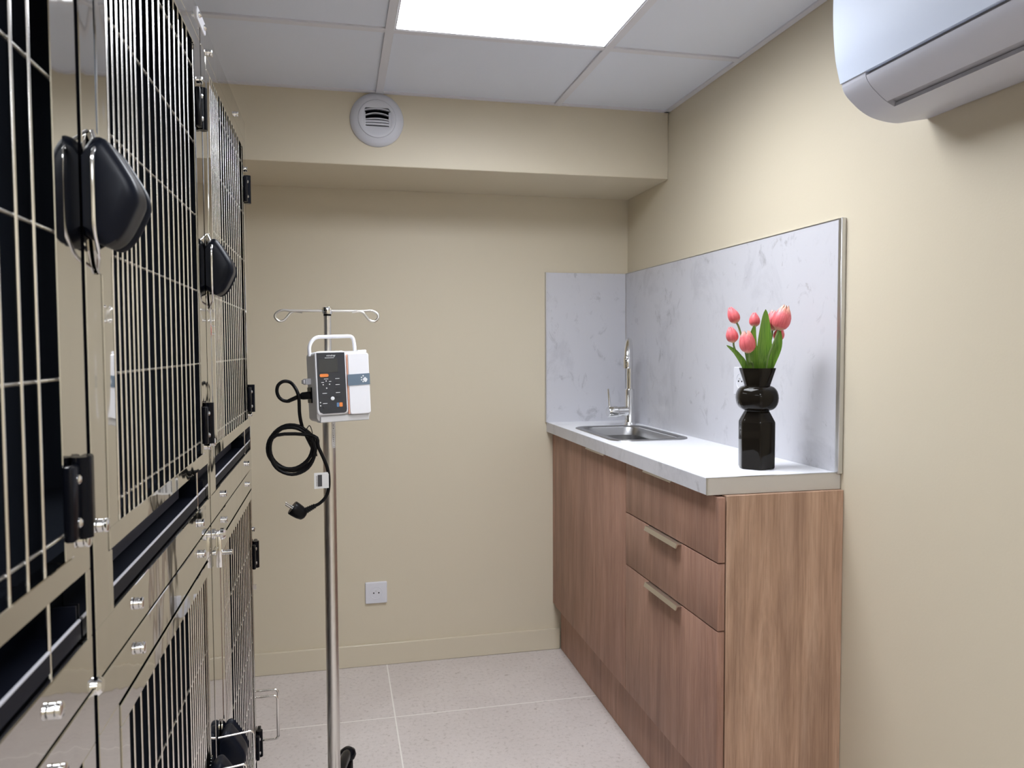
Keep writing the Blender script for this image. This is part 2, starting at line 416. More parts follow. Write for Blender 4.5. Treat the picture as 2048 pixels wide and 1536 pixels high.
# ------------------------------------------------------------------ sockets and vent
def socket(c, axis, label, s=.082):
    t = thing('wall_socket', label, 'socket', c)
    up = Vector((0, 0, 1)); nrm = Vector(axis); rt = up.cross(nrm)
    Mx = Matrix((rt, up, nrm)).transposed().to_4x4(); Mx.translation = Vector(c)
    k = bmesh.new(); h = s / 2
    loft(k, [[(x, y, 0) for x, y in rrect(-h, h, -h, h, .004)], [(x, y, .007) for x, y in rrect(-h, h, -h, h, .004)], [(x, y, .009) for x, y in rrect(-h + .002, h - .002, -h + .002, h - .002, .003)]])
    bm = B(); join(bm, k, Mx); obj('plate', bm, 'white', t, 30)
    k = bmesh.new(); lathe(k, [(.0245, .0085), (.0245, .0102), (.0225, .0104), (.0218, .0092), (.0200, .0092), (.0196, .0098), (.0, .0098)], 32, cap=False)
    bm = B(); join(bm, k, Mx); obj('insert', bm, 'white', t, 30)
    for sx in (-.0095, .0095):
        k = bmesh.new(); lathe(k, [(.0028, .0095), (.0028, .0102)], 12, Matrix.Translation((sx, 0, 0)))
        bm = B(); join(bm, k, Mx); obj('pin_hole', bm, 'hole', t)
    k = bmesh.new(); lathe(k, [(.0022, .0097), (.0022, .0135), (.0012, .0145)], 12, Matrix.Translation((0, .009, 0)))
    bm = B(); join(bm, k, Mx); obj('earth_pin', bm, 'alu', t)
socket((.1335, YB - .0003, .2830), (0, -1, 0), 'white square wall socket low on the back wall above the baseboard')
socket((XR - .0102, 2.044, 1.121), (-1, 0, 0), 'white square wall socket on the marbled splashback half hidden behind the black vase')

VC = Vector((.1366, YF, 1.9615)); VR = .0865
t = thing('air_vent', 'round white ventilation grille with curved slats on the beam under the ceiling', 'vent', VC)
A = to_axis(VC, (0, -1, 0))
def vent_pt(x, z, d): return Vector((VC.x + x, YF - d, VC.z + z))
bm = B(); SEG = 48
def ringp(rx, d, rect=None):
    out = []
    for k in range(SEG):
        a = 2 * PI * k / SEG; x, z = rx * math.cos(a), rx * math.sin(a)
        if rect:
            w0, w1, h0, h1 = rect; s = min((w1 if x > 0 else -w0) / max(abs(x), 1e-6), ((h1 if z > 0 else -h0)) / max(abs(z), 1e-6)); x *= s; z *= s
        out.append(vent_pt(x, z, d))
    return out
rect = (-.039, .041, -.024, .035)
loft(bm, [ringp(VR, .0005), ringp(VR, .003), ringp(VR * .97, .008), ringp(VR * .85, .016), ringp(.0612, .0178), ringp(.0606, .0170), ringp(.0596, .0205), ringp(.056, .0212), ringp(.050, .0205), ringp(1, .0185, rect), ringp(1, .002, rect)], cap0=True, cap1=False); obj('cover', bm, 'ventwhite', t, 30)
bm = B()
box(bm, VC.x - .040, VC.x + .042, YF - .0032, YF - .0022, VC.z - .023, VC.z + .035); obj('duct_opening', bm, 'hole', t)
def slat(z, arch, name='slat', th=.0026, d0=.006, d1=.0185):
    bm = B(); lo = []
    for k in range(13):
        x = -.0385 + .079 * k / 12; s = (k - 6) / 6; zz = z + arch * (1 - s * s)
        lo.append([vent_pt(x, zz - th / 2, d0), vent_pt(x, zz - th / 2, d1), vent_pt(x, zz + th / 2, d1), vent_pt(x, zz + th / 2, d0)])
    loft(bm, lo); obj(name, bm, 'ventwhite', t, 30)
slat(.0275, .0055, th=.003); slat(.0105, .0085); slat(-.0030, .0045, th=.0035); slat(-.0095, .002, th=.006); slat(-.0175, .001, th=.006)
bm = B(); box(bm, VC.x - .0425, VC.x - .0365, YF - .0195, YF - .004, VC.z - .024, VC.z + .020, .001); obj('side_slide', bm, 'ventwhite', t)
bm = B(); box(bm, VC.x + .0375, VC.x + .0425, YF - .0195, YF - .004, VC.z - .026, VC.z + .022, .001); obj('side_slide', bm, 'ventwhite', t)
bm = B(); box(bm, VC.x - .004, VC.x + .004, YF - .0178, YF - .0165, VC.z - .0335, VC.z - .0305); obj('maker_mark', bm, 'greyplastic', t)

# ------------------------------------------------------------------ air conditioner
AY1, AY0 = 1.352, .50
t = thing('air_conditioner', 'white wall mounted air conditioner high on the right wall', 'air conditioner', (XR, .93, 1.67))
lower = spline([(.9620, 0, 1.7215), (.9675, 0, 1.7105), (.981, 0, 1.6965), (1.008, 0, 1.677), (1.0385, 0, 1.6655), (1.0816, 0, 1.6605), (1.1157, 0, 1.666), (1.1535, 0, 1.673)], 5)
lower = [(p.x, p.z) for p in lower]
def seg_by_x(a, b): return [p for p in lower if a - 1e-4 <= p[0] <= b + 1e-4]
def inset(poly, d):
    out = []
    for i, p in enumerate(poly):
        a = Vector(poly[max(i - 1, 0)]); b = Vector(poly[min(i + 1, len(poly) - 1)]); tt = (b - a).normalized(); out.append((p[0] - tt.y * d, p[1] + tt.x * d))
    return out
full = lower + [(XR - .0005, 1.673), (XR - .0005, 1.960), (.985, 1.960), (.958, 1.945)]
for a_, b_ in ((1.284, AY1), (AY0, .568)):
    bm = B(); prism_y(bm, full, a_, b_); obj('end_cap', bm, 'acbody', t, 30)
core = inset(lower, .010) + [(XR - .0008, 1.69), (XR - .0008, 1.958), (.985, 1.958), (.965, 1.945)]
bm = B(); prism_y(bm, core, .566, 1.286); obj('outlet_recess', bm, 'acslot', t, 30)
def plate(name, a, b, y0, y1, mat, d0=0.0, th=.0085):
    p = seg_by_x(a, b); q = inset(p, th); bm = B()
    if d0: p = inset(p, d0); q = inset(p, th)
    prism_y(bm, p + list(reversed(q)), y0, y1); obj(name, bm, mat, t, 30)
plate('louver', .9620, 1.0085, .572, 1.2825, 'acbody', .0003)
plate('bottom_panel', 1.0245, 1.1535, .568, 1.284, 'acbody')
fp = [(.9590, 1.7285), (.9480, 1.773), (.9424, 1.8295), (.9414, 1.886), (.9440, 1.930), (.957, 1.955), (.985, 1.966), (XR - .001, 1.966)]
fp = [(p.x, p.z) for p in spline([(x, 0, z) for x, z in fp], 5)]
bm = B(); prism_y(bm, fp + [(XR - .001, 1.961), (.985, 1.961), (.962, 1.945), (.950, 1.90), (.951, 1.83), (.957, 1.775), (.968, 1.7285)], AY0 - .002, AY1 + .002); obj('front_panel', bm, 'acfront', t, 30)

# ------------------------------------------------------------------ vase and tulips
VX, VY = 1.002, 1.721
t = thing('vase', 'glossy black vase with hexagonal body and round bulge on the worktop', 'vase', (VX, VY, ZT))
VS = .885
def hexl(r, z, rb=.12, n=4, rot=252):
    out = []; V = [Vector((math.cos(math.radians(rot + 60 * k)), math.sin(math.radians(rot + 60 * k)), 0)) * r * VS for k in range(6)]
    for k in range(6):
        p, c, q = V[k - 1], V[k], V[(k + 1) % 6]; a = c.lerp(p, rb); b = c.lerp(q, rb)
        for i in range(n + 1):
            s = i / n; w = a * (1 - s) ** 2 + c * 2 * s * (1 - s) + b * s * s; out.append((VX + w.x, VY + w.y, ZT + z))
    return out
def circ(r, z):
    n = len(hexl(1, 0)); ref = hexl(1, 0); out = []
    for p in ref:
        a = math.atan2(p[1] - VY, p[0] - VX); out.append((VX + r * VS * math.cos(a), VY + r * VS * math.sin(a), ZT + z))
    return out
bm = B()
lps = [hexl(.046, .0005), hexl(.0505, .002), hexl(.0520, .005), hexl(.0522, .112), hexl(.0515, .1155), hexl(.0375, .1375), circ(.0335, .1405), circ(.0345, .1425)]
for k in range(11):
    a = -PI / 2 + PI * (k + .5) / 11; lps.append(circ(.036 + .0225 * math.cos(a), .1725 + .0295 * math.sin(a)))
lps += [circ(.0355, .2025), hexl(.0372, .2045), hexl(.0525, .2445), hexl(.0522, .2458), hexl(.0500, .2455), hexl(.036, .207), circ(.030, .20), circ(.030, .15)]
loft(bm, lps); obj('vessel', bm, 'vase', t, 38)

RV = Vector((.859, -.512, 0)); TV = Vector((-.512, -.859, 0)); C0 = Vector((VX, VY, ZT + .2455))
def vp(a, b, c=0.0): return C0 + RV * a + Vector((0, 0, b)) + TV * c
TP = [(0, .28), (.10, .70), (.25, .95), (.38, 1.0), (.55, .94), (.75, .72), (.90, .46), (1.0, .26)]
def tulip_profile(s):
    for (a, p), (b, q) in zip(TP, TP[1:]):
        if s <= b: return p + (q - p) * (s - a) / (b - a)
    return TP[-1][1]
def blossom(base, axis, h, w, parent, spin=0.0, opening=0.0):
    q = Vector((0, 0, 1)).rotation_difference(axis.normalized()).to_matrix().to_4x4(); bm = B()
    for ring, nn in ((0, 3), (1, 3)):
        for k in range(nn):
            ph = spin + 2 * PI * (k + .5 * ring) / nn; rr = 1.0 if ring == 0 else .93
            N, K = 10, 7; th = .0007; outer = []; inner = []
            for i in range(N):
                s = i / (N - 1)
                rad = w / 2 * rr * (tulip_profile(s) + opening * max(0, s - .5))
                span = 1.18 * (1 - max(0, s - .55) ** 1.6 * 3.1) * (.75 + .25 * min(1, s * 4))
                ro, ri = [], []
                for j in range(K):
                    u = (j / (K - 1) - .5) * 2; a = ph + u * max(span, .04)
                    z = s * h * (1 - .05 * abs(u) * s); r_ = rad * (1 + .05 * (1 - u * u))
                    ro.append((r_ * math.cos(a), r_ * math.sin(a), z)); ri.append(((r_ - th) * math.cos(a), (r_ - th) * math.sin(a), z))
                outer.append(ro); inner.append(ri)
            lo = [o + list(reversed(i_)) for o, i_ in zip(outer, inner)]; loft(bm, lo)
    bm.transform(q); bm.transform(Matrix.Translation(base))
    o = obj('blossom', bm, 'petal', parent, 50)
    o.data.transform(Matrix.Translation(-base)); o.data.transform(q.inverted())
    o.matrix_basis = o.matrix_basis @ Matrix.Translation(base) @ q
    return o
def leaf(pts, w, parent, facing, name='leaf', fold=.25):
    P = spline(pts, 6); n = len(P); bm = B(); lo = []
    for i, p in enumerate(P):
        s = i / (n - 1); tt = (P[min(i + 1, n - 1)] - P[max(i - 1, 0)]).normalized()
        side = tt.cross(facing).normalized(); nn = side.cross(tt).normalized()
        hw = max(w / 2 * (math.sin(PI * (s * .82 + .18)) ** .75 if s < 1 else 0), .0004); row = []
        for u in (-1, -.5, 0, .5, 1): row.append(p + side * hw * u - nn * hw * fold * (1 - abs(u)))
        row2 = [q - nn * .0007 for q in row]; lo.append(row + list(reversed(row2)))
    loft(bm, lo); obj(name, bm, 'leaf', parent, 60)
def tulip(label, a, b, c, h, w, lean, spin=0, opening=0.0, leaves=()):
    """a, b, c: blossom centre relative to the vase mouth"""
    ctr = vp(a, b, c); ax = (RV * lean[0] + TV * lean[1] + Vector((0, 0, 1))).normalized(); base = ctr - ax * h / 2
    foot = vp(a * .22, -.085, c * .2)
    t = thing('tulip', label, 'flower', foot, 'pink tulips in the black vase')
    mid = vp(a * .42, b * .22 - .01, c * .45); near = base - ax * .02
    bm = B(); tube(bm, spline([foot, mid, near, base + ax * .003], 6), .0024, 8); obj('stem', bm, 'stem', t)
    blossom(base, ax, h, w, t, spin, opening)
    for pts, lw, f in leaves: leaf([vp(*p) for p in pts], lw, t, f)
tulip('pink tulip bud standing highest at the left of the vase', -.058, .130, .0, .043, .028, (-.42, 0), .3)
tulip('pink tulip bud lower left, just under the highest left bud', -.060, .082, .02, .040, .029, (-.22, .1), 1.0,
      leaves=[(((-.014, -.04, .006), (-.030, .006, .016), (-.050, .038, .022), (-.072, .056, .025)), .014, TV)])
tulip('small pink tulip in the middle behind the green leaves', -.008, .119, -.025, .036, .026, (-.05, 0), .2)
tulip('large open pink tulip low at the front of the bunch', -.023, .064, .045, .054, .038, (-.12, .15), .5, .25,
      leaves=[(((-.004, -.05, .008), (-.010, .01, .022), (-.012, .06, .024), (-.008, .104, .026)), .026, TV)])
tulip('largest pink tulip, at the top right leaning outwards', .056, .121, .03, .062, .042, (.30, .05), .9, .05,
      leaves=[(((.004, -.06, .000), (.014, .01, .016), (.017, .08, .022), (.018, .142, .02)), .036, TV),
              (((.006, -.06, .004), (.026, .008, .014), (.045, .055, .022), (.050, .095, .02)), .028, TV)])
tulip('pink tulip with orange petal edges half hidden behind the largest tulip', .036, .116, -.005, .050, .034, (.1, 0), .1, .3)
tulip('small pink tulip low at the right behind the largest tulip', .050, .083, -.02, .036, .026, (.25, 0), .6)

# ------------------------------------------------------------------ kennel cages
X = -.2181; XBACK = -.90; W = .65
Y0 = {'A': .103, 'B': .765, 'C': 1.425}
def knob(parent, yc, zc, flip=1):
    prof = [(-.001, .036), (.006, .046), (.014, .048), (.021, .041), (.034, .020), (.041, .006), (.043, -.006), (.040, -.016), (.030, -.036), (.021, -.046), (.012, -.048), (-.001, -.040)]
    P = [(p.x, p.z) for p in spline([(a, 0, b) for a, b in prof], 4)]
    def body(name, t0, t1, k0, sc):
        bm = B(); lo = []
        N = 9
        for i in range(N):
            s = i / (N - 1); e = min(s, 1 - s) * (t1 - t0); f = sc * (1 if e > .011 else 1 - .20 * (1 - math.sqrt(max(0, 1 - (1 - e / .011) ** 2))))
            y = yc + flip * (t0 + (t1 - t0) * s)
            lo.append([(X + .002 + max(0, a) * f + (0 if a > 0 else a), y, zc + b * f) for a, b in P])
        loft(bm, lo); return obj(name, bm, 'latch', parent, 45)
    body('latch_knob', -.030, .020, 0, 1.0); body('latch_base', .023, .040, 0, 1.0)

def make_cage(key, level):
    y0 = Y0[key]; up = level == 'upper'
    pos = {'A': 'nearest', 'B': 'middle', 'C': 'farthest'}[key]
    lab = {('A', 'upper'): 'nearest upper steel kennel cage at the left edge, partly out of frame',
           ('B', 'upper'): 'middle upper steel kennel cage with the large black paddle latch',
           ('C', 'upper'): 'farthest upper steel kennel cage, beside the drip stand',
           ('A', 'lower'): 'nearest lower steel kennel cage, only its top corner showing bottom left',
           ('B', 'lower'): 'middle lower steel kennel cage under the cage with the large latch',
           ('C', 'lower'): 'farthest lower steel kennel cage with a wire loop handle near the floor'}[(key, level)]
    zb, zt = (.9165, 1.787) if up else (.052, .9135)
    root = thing('kennel_cage', lab, 'cage', (X - .3, y0 + W / 2, zb), 'stacked steel kennel cages on the left')
    F = .020
    def bx(bm, t0, t1, z0, z1, xa=X - F, xb=X, bev=.0008): box(bm, xa, xb, y0 + t0, y0 + t1, z0, z1, bev, 1)
    bm = B()
    if up:
        dz0, dz1 = 1.0265, 1.7345; dt0, dt1 = .0465, .6055; mt0, mt1 = .078, .584; mz0, mz1 = 1.048, 1.711
        bx(bm, 0, W, 1.7375, zt); bx(bm, 0, W, zb, .9645)
        bx(bm, 0, .045, .9645, 1.7375); bx(bm, .045, .058, .9645, 1.0250)
        bx(bm, .607, W, 1.0250, 1.7375); bx(bm, .638, W, .9645, 1.0250)
        rzs = (1.0250,)
    else:
        mirror = key != 'C'
        dz0, dz1 = .165, .863
        dt0, dt1 = (.068, .614) if mirror else (.092, .636)
        mt0, mt1 = (dt0 + .030, dt1 - .016) if mirror else (dt0 + .022, dt1 - .018)
        mz0, mz1 = dz0 + .022, dz1 - .022
        bx(bm, 0, W, .866, zt); bx(bm, 0, W, zb, .105); bx(bm, .058, .592, .155, .1625)
        bx(bm, 0, dt0 - .0016, .105, .866); bx(bm, dt1 + .0016, W, .105, .866)
    for ta in (0, W - .002): box(bm, XBACK, X - F + .001, y0 + ta, y0 + ta + .002, zb, zt)
    box(bm, XBACK, X - F, y0 + .002, y0 + W - .002, zt - .002, zt); box(bm, XBACK, X - F, y0 + .002, y0 + W - .002, zb, zb + .002); box(bm, XBACK - .002, XBACK, y0, y0 + W, zb, zt)
    obj('shell', bm, 'steel', root, 30)
    # dark lining
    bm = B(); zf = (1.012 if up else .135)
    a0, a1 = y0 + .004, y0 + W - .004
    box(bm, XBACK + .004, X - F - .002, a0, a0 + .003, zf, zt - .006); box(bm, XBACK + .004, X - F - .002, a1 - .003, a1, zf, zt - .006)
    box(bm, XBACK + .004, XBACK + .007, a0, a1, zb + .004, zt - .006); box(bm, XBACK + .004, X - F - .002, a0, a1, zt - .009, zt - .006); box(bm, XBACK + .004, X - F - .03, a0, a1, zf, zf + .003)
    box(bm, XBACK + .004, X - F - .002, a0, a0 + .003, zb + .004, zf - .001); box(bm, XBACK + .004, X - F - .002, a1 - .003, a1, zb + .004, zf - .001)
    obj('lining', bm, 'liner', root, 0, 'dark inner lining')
    # door
    dm = B(); xa, xb = X - .014, X + .0012
    for q in ((dt0, dt1, mz1, dz1), (dt0, dt1, dz0, mz0), (dt0, mt0, mz0, mz1), (mt1, dt1, mz0, mz1)): bx(dm, *q, xa=xa, xb=xb, bev=.0007)
    door = obj('door', dm, 'steel', root, 30)
    if up: ts = [mt0 + .010 + .0195 * k for k in range(8)] + [mt0 + .178 + .0335 * k for k in range(10)]
    elif mirror: ts = [mt0 + .012 + .0322 * k for k in range(11)] + [mt1 - .010 - .0175 * k for k in range(8)]
    else: ts = [mt0 + .010 + .0175 * k for k in range(8)] + [mt0 + .170 + .0322 * k for k in range(11)]
    ts = [q for q in ts if q < mt1 - .004]
    bm = B()
    for q in ts: tube(bm, [(X - .006, y0 + q, mz0 - .008), (X - .006, y0 + q, mz1 + .008)], .00165, 8)
    obj('bar_grille', bm, 'rod', door, 60)
    bm = B()
    for zz in ([1.686, 1.563, 1.443, 1.318, 1.196, 1.064] if up else [.826, .703, .580, .457, .334, .211]):
        tube(bm, [(X - .0092, y0 + mt0 - .006, zz), (X - .0092, y0 + mt1 + .006, zz)], .00155, 8)
    obj('cross_wires', bm, 'crosswire', door, 60)
    # hinges
    for zz in ((1.6115, 1.0965) if up else (.695, .200)):
        tc = (.606 if up else (dt0 if mirror else dt1)); bm = B()
        box(bm, X + .0014, X + .010, y0 + tc - .028, y0 + tc - .002, zz - .032, zz + .030, .0025, 2)
        box(bm, X + .0006, X + .010, y0 + tc + .002, y0 + tc + .030, zz - .028, zz + .034, .0025, 2)
        tube(bm, [(X + .0085, y0 + tc, zz - .033), (X + .0085, y0 + tc, zz + .035)], .0078, 14)
        h = obj('hinge', bm, 'black', door, 40)
        for sz in (-.018, .018):
            bm = B(); lathe(bm, [(.0042, 0), (.0042, .001), (.002, .0026)], 12, to_axis((X + .0098, y0 + tc - .014, zz + sz), (1, 0, 0))); obj('screw', bm, 'chrome', h)
    # latch
    if up: lt, lz, fl = .018, 1.362, 1
    elif mirror: lt, lz, fl = dt1 - .012, .475, -1
    else: lt, lz, fl = .052, .478, 1
    yl = y0 + lt
    bm = B()
    pl = [(yl + fl * a, lz + b) for a, b in rr_poly]
    prism_x(bm, pl, X + .0016, X + .0035); obj('latch_plate', bm, 'steel', door, 30)
    knob(door, yl + fl * .004, lz, fl)
    bm = B()
    if up: wp = fillet([(X + .002, yl + .004, lz + .058), (X + .012, yl - .020, lz + .040), (X + .012, yl - .034, lz + .030), (X + .012, yl - .034, lz - .034), (X + .010, yl - .014, lz - .058), (X + .002, yl + .012, lz - .066)], .008)
    else: wp = fillet([(X + .002, yl - .045, lz + .052), (X + .060, yl - .030, lz + .052), (X + .062, yl - .030, lz - .052), (X + .002, yl - .045, lz - .052)], .008)
    tube(bm, wp, .0018, 10); obj('latch_wire', bm, 'chrome', door, 60)
    if up:
        for rt_, rz in ((.052, -.100), (.068, -.100), (.052, -.114), (.068, -.114)):
            bm = B(); lathe(bm, [(.0016, 0), (.0016, .001), (.0006, .0016)], 10, to_axis((X + .001, y0 + rt_, lz + rz), (1, 0, 0))); obj('rivet', bm, 'chrome', door)
    # screws
    sp = [(.147, .942), (.549, .942), (.024, 1.056), (.630, 1.056), (.085, 1.7535), (.462, 1.7535), (.630, 1.667)] if up else [(.150, .891), (.553, .891), (.150, .078), (.553, .078)]
    if not up: sp.append((dt1 + .006 if not mirror else dt0 - .014, .760))
    for q, zz in sp:
        bm = B(); lathe(bm, [(.0065, 0), (.0065, .0022), (.0045, .0026), (.0045, .0032), (.0068, .0036), (.0068, .0058), (.0055, .0068)], 18, to_axis((X, y0 + q, zz), (1, 0, 0))); obj('screw', bm, 'chrome', root, 40)
    if up:
        bm = B(); tube(bm, [(X - .006, y0 + .562, .962), (X - .006, y0 + .562, 1.027)], .0016, 8); obj('slot_wire', bm, 'rod', root)
    else:
        for ya in (y0 + .04, y0 + W - .04):
            for xx in (X - .05, XBACK + .05):
                bm = B(); lathe(bm, [(.022, 0), (.022, .012), (.009, .016), (.009, .0525)], 16, Matrix.Translation((xx, ya, .0005))); obj('foot', bm, 'rubber', root)
    # tray, a thing of its own
    if up or True:
        tz0 = zb + .050 if up else .107; tw0, tw1 = .062, .636
        if up:
            tr = thing('drip_tray', f'dark navy drip tray in the slot of the {pos} upper kennel cage', 'tray', (X - .3, y0 + .35, tz0), 'drip trays under the upper cages')
            bm = B(); xf = X - .005
            box(bm, xf - .003, xf, y0 + tw0, y0 + tw1, tz0, tz0 + .0160, .0006, 1)
            box(bm, XBACK + .03, xf - .003, y0 + tw0, y0 + tw1, tz0, tz0 + .003); box(bm, XBACK + .03, xf - .003, y0 + tw0, y0 + tw0 + .003, tz0, tz0 + .030); box(bm, XBACK + .03, xf - .003, y0 + tw1 - .003, y0 + tw1, tz0, tz0 + .030)
            obj('pan', bm, 'tray', tr, 30)
            bm = B(); tube(bm, [(xf - .001, y0 + tw0 + .001, tz0 + .0168), (xf - .001, y0 + tw1 - .001, tz0 + .0168)], .0015, 8); obj('front_lip', bm, 'trayedge', tr, label='paler front lip')
            bm = B(); pr = spline([(.02, 0, .053), (.30, 0, .053), (.36, 0, .050), (.40, 0, .034), (.45, 0, .028), (.555, 0, .028)], 5)
            poly = [(y0 + tw0 + p.x, tz0 + p.z) for p in pr] + [(y0 + tw0 + .555, tz0 + .005), (y0 + tw0 + .02, tz0 + .005)]
            poly = [(2 * y0 + tw0 + tw1 - a, b) for a, b in poly]
            if key != 'A': prism_x(bm, poly, X - .048, X - .044); obj('grip_wall', bm, 'grip', tr, 30)
    return root
rr_poly = [(p.x, p.z) for p in spline([(.002, 0, .058), (.020, 0, .056), (.050, 0, .030), (.072, 0, .006), (.074, 0, -.012), (.058, 0, -.040), (.034, 0, -.066), (.012, 0, -.070), (.000, 0, -.050), (-.004, 0, -.01), (-.004, 0, .03)], 4, True)]
cages = {}
for k in 'ABC':
    for lv in ('upper', 'lower'): cages[(k, lv)] = make_cage(k, lv)
# grey bowl inside the near slot
bm = B(); lathe(bm, [(.045, 0), (.075, .008), (.100, .032), (.104, .041), (.101, .041), (.094, .030), (.07, .011), (.04, .006)], 32, Matrix.Translation((X - .150, .600, .9702)))
tag(obj('bowl', bm, 'bowl'), 'pale grey bowl inside the tray slot of the nearest upper cage', 'bowl')
# joining hardware
c = cages[('C', 'upper')]
t = thing('joining_plate', 'small pale oval metal plate screwed over the top seam between the cages', 'plate', (X, 1.42, 1.77))
bm = B(); pts = rrect(1.375, 1.462, 1.762, 1.783, .0104); prism_x(bm, pts, X + .0002, X + .0028); obj('strap', bm, 'white', t, 30)
for yy in (1.392, 1.445):
    bm = B(); lathe(bm, [(.005, 0), (.005, .002), (.003, .0045)], 14, to_axis((X + .0028, yy, 1.7725), (1, 0, 0))); obj('screw', bm, 'chrome', t)
t = thing('drop_latch', 'small chrome drop bar and pin latch on the rail between the lower cages', 'latch', (X, 1.45, .89))
bm = B(); lathe(bm, [(.0095, 0), (.0095, .003), (.007, .004), (.007, .010), (.0105, .011), (.0105, .017), (.007, .020)], 20, to_axis((X + .0002, 1.450, .892), (1, 0, 0))); obj('pivot', bm, 'chrome', t)
bm = B(); box(bm, X + .0030, X + .0135, 1.4445, 1.4555, .832, .890, .002); obj('drop_bar', bm, 'chrome', t)
bm = B(); tube(bm, [(X + .0002, 1.452, .858), (X + .030, 1.452, .858)], .0048, 14); obj('pin', bm, 'chrome', t)
for z0 in ('near',):
    t = thing('seam_bolt', 'small bolt where the four nearer cages meet at the black gap', 'bolt', (X, .76, .915))
    bm = B(); lathe(bm, [(.009, 0), (.009, .004), (.006, .007)], 16, to_axis((X - .0012, .759, .915), (1, 0, 0))); obj('bolt_head', bm, 'chrome', t)
bm = B(); box(bm, X - .030, X - .0030, .7532, .7648, .0, 1.785); tag(obj('gap_shade_strip', bm, 'hole'), 'black vertical strip standing for the shade in the gap between the nearer cages', 'gap shade')  # black filler stands for the shade in the open gap between the cages
# loop handle and edge rod on the far end of the lower far cage
root = cages[('C', 'lower')]
bm = B(); ye = Y0['C'] + W
for dy_, z0, z1 in ((.010, .196, .312), (.034, .184, .318)):
    tube(bm, fillet([(X - .02, ye + .0 + dy_, z1), (X + .052, ye + dy_, z1), (X + .052, ye + dy_, z0), (X - .02, ye + dy_, z0)], .010), .0029, 10)
box(bm, X - .024, X - .018, ye + .0005, ye + .040, .180, .325)
obj('loop_handle', bm, 'rod', root, 60)
bm = B(); box(bm, X - .010, X - .004, ye + .0006, ye + .006, .06, .615); tube(bm, [(X - .004, ye + .004, .61), (X - .004, ye + .004, .632)], .0025, 8); box(bm, X - .014, X + .006, ye + .0006, ye + .009, .600, .612); obj('edge_rod', bm, 'brushed', root, 30)

# ------------------------------------------------------------------ drip stand
PX, PY = -.0225, 2.0
st = thing('drip_stand', 'stainless steel drip stand on castors with two hooks on top', 'drip stand', (PX, PY, 0))
bm = B(); lathe(bm, [(.0160, .085), (.0160, 1.0), (.0160, 1.155), (.0145, 1.158), (.0100, 1.159)], 28, Matrix.Translation((PX, PY, 0))); obj('lower_pole', bm, 'brushed', st)
bm = B(); tube(bm, [(PX, PY, 1.15), (PX, PY, 1.308)], .0088, 22); obj('upper_pole', bm, 'brushed', st)
bm = B(); lathe(bm, [(.0095, 1.302), (.0095, 1.306), (.0090, 1.3065)], 22, Matrix.Translation((PX, PY, 0))); obj('seal_ring', bm, 'rubber', st)
bm = B(); lathe(bm, [(.0118, 1.3068), (.0122, 1.309), (.0122, 1.321), (.0112, 1.3235), (.002, 1.3238)], 24, Matrix.Translation((PX, PY, 0))); obj('top_collar', bm, 'chrome', st)
for s in (-1, 1):
    zz = 1.3145
    pts = [(0, 0), (.080, 0), (.106, .001), (.120, -.005), (.1245, -.015), (.116, -.0255), (.104, -.024), (.094, -.013), (.086, -.004), (.076, -.001), (.060, -.0035)]
    off = [0, 0, .0, .001, .002, .003, .004, .005, .006, .006, .006]
    P = spline([(PX + s * a * 1.01, PY - o * s, zz + b) for (a, b), o in zip(pts, off)], 6)
    bm = B(); tube(bm, P, .0030, 12); obj('hook', bm, 'brushed', st, 60)
bm = B(); lathe(bm, [(.045, .070), (.047, .078), (.040, .098), (.022, .108), (.019, .135), (.0165, .137)], 28, Matrix.Translation((PX, PY, 0))); obj('hub', bm, 'black', st)
for k in range(5):
    a = math.radians(8 + 72 * k); r = .205; ux, uy = math.cos(a), math.sin(a); ex, ey = PX + ux * r, PY + uy * r
    bm = B(); tube(bm, spline([(PX + ux * .03, PY + uy * .03, .086), (PX + ux * .11, PY + uy * .11, .088), (ex - ux * .012, ey - uy * .012, .079)], 5), [.014] * 10 + [.012], 12); lg = obj('leg', bm, 'black', st)
    bm = B(); lathe(bm, [(.004, .055), (.020, .060), (.024, .070), (.021, .082), (.010, .090)], 18, Matrix.Translation((ex, ey, 0))); obj('castor_hood', bm, 'black', lg)
    px, py_ = -uy, ux
    bm = B(); lathe(bm, [(.022, -.010), (.0255, -.007), (.0255, .007), (.022, .010)], 22, to_axis((ex + .008 * ux, ey + .008 * uy, .0258), (px, py_, 0))); obj('wheel', bm, 'rubber', lg)
    bm = B(); box(bm, -.004, .004, -.0135, -.011, .018, .064); box(bm, -.004, .004, .011, .0135, .018, .064); bm.transform(Matrix.Translation((ex + .004 * ux, ey + .004 * uy, 0)) @ Matrix.Rotation(a, 4, 'Z')); obj('fork', bm, 'black', lg)
bm = B(); 
for k in range(8):
    a0 = math.radians(-66 + k * 5); a1 = math.radians(-66 + k * 5 + 5); r = .0163
    vs = [bm.verts.new((PX + r * math.cos(a), PY + r * math.sin(a), z)) for a, z in ((a0, 1.035), (a1, 1.035), (a1, .972), (a0, .972))]; bm.faces.new(vs)
obj('pole_label', bm, 'sticker', st, label='narrow pale sticker with small print')
bm = B()
for k in range(13):
    z = 1.030 - .0045 * k
    a0, a1 = math.radians(-56), math.radians(-56 + random.choice((14, 20, 22))); r = .0165
    vs = [bm.verts.new((PX + r * math.cos(a), PY + r * math.sin(a), zz)) for a, zz in ((a0, z), (a1, z), (a1, z - .0016), (a0, z - .0016))]; bm.faces.new(vs)
obj('pole_label_print', bm, 'ink', st)

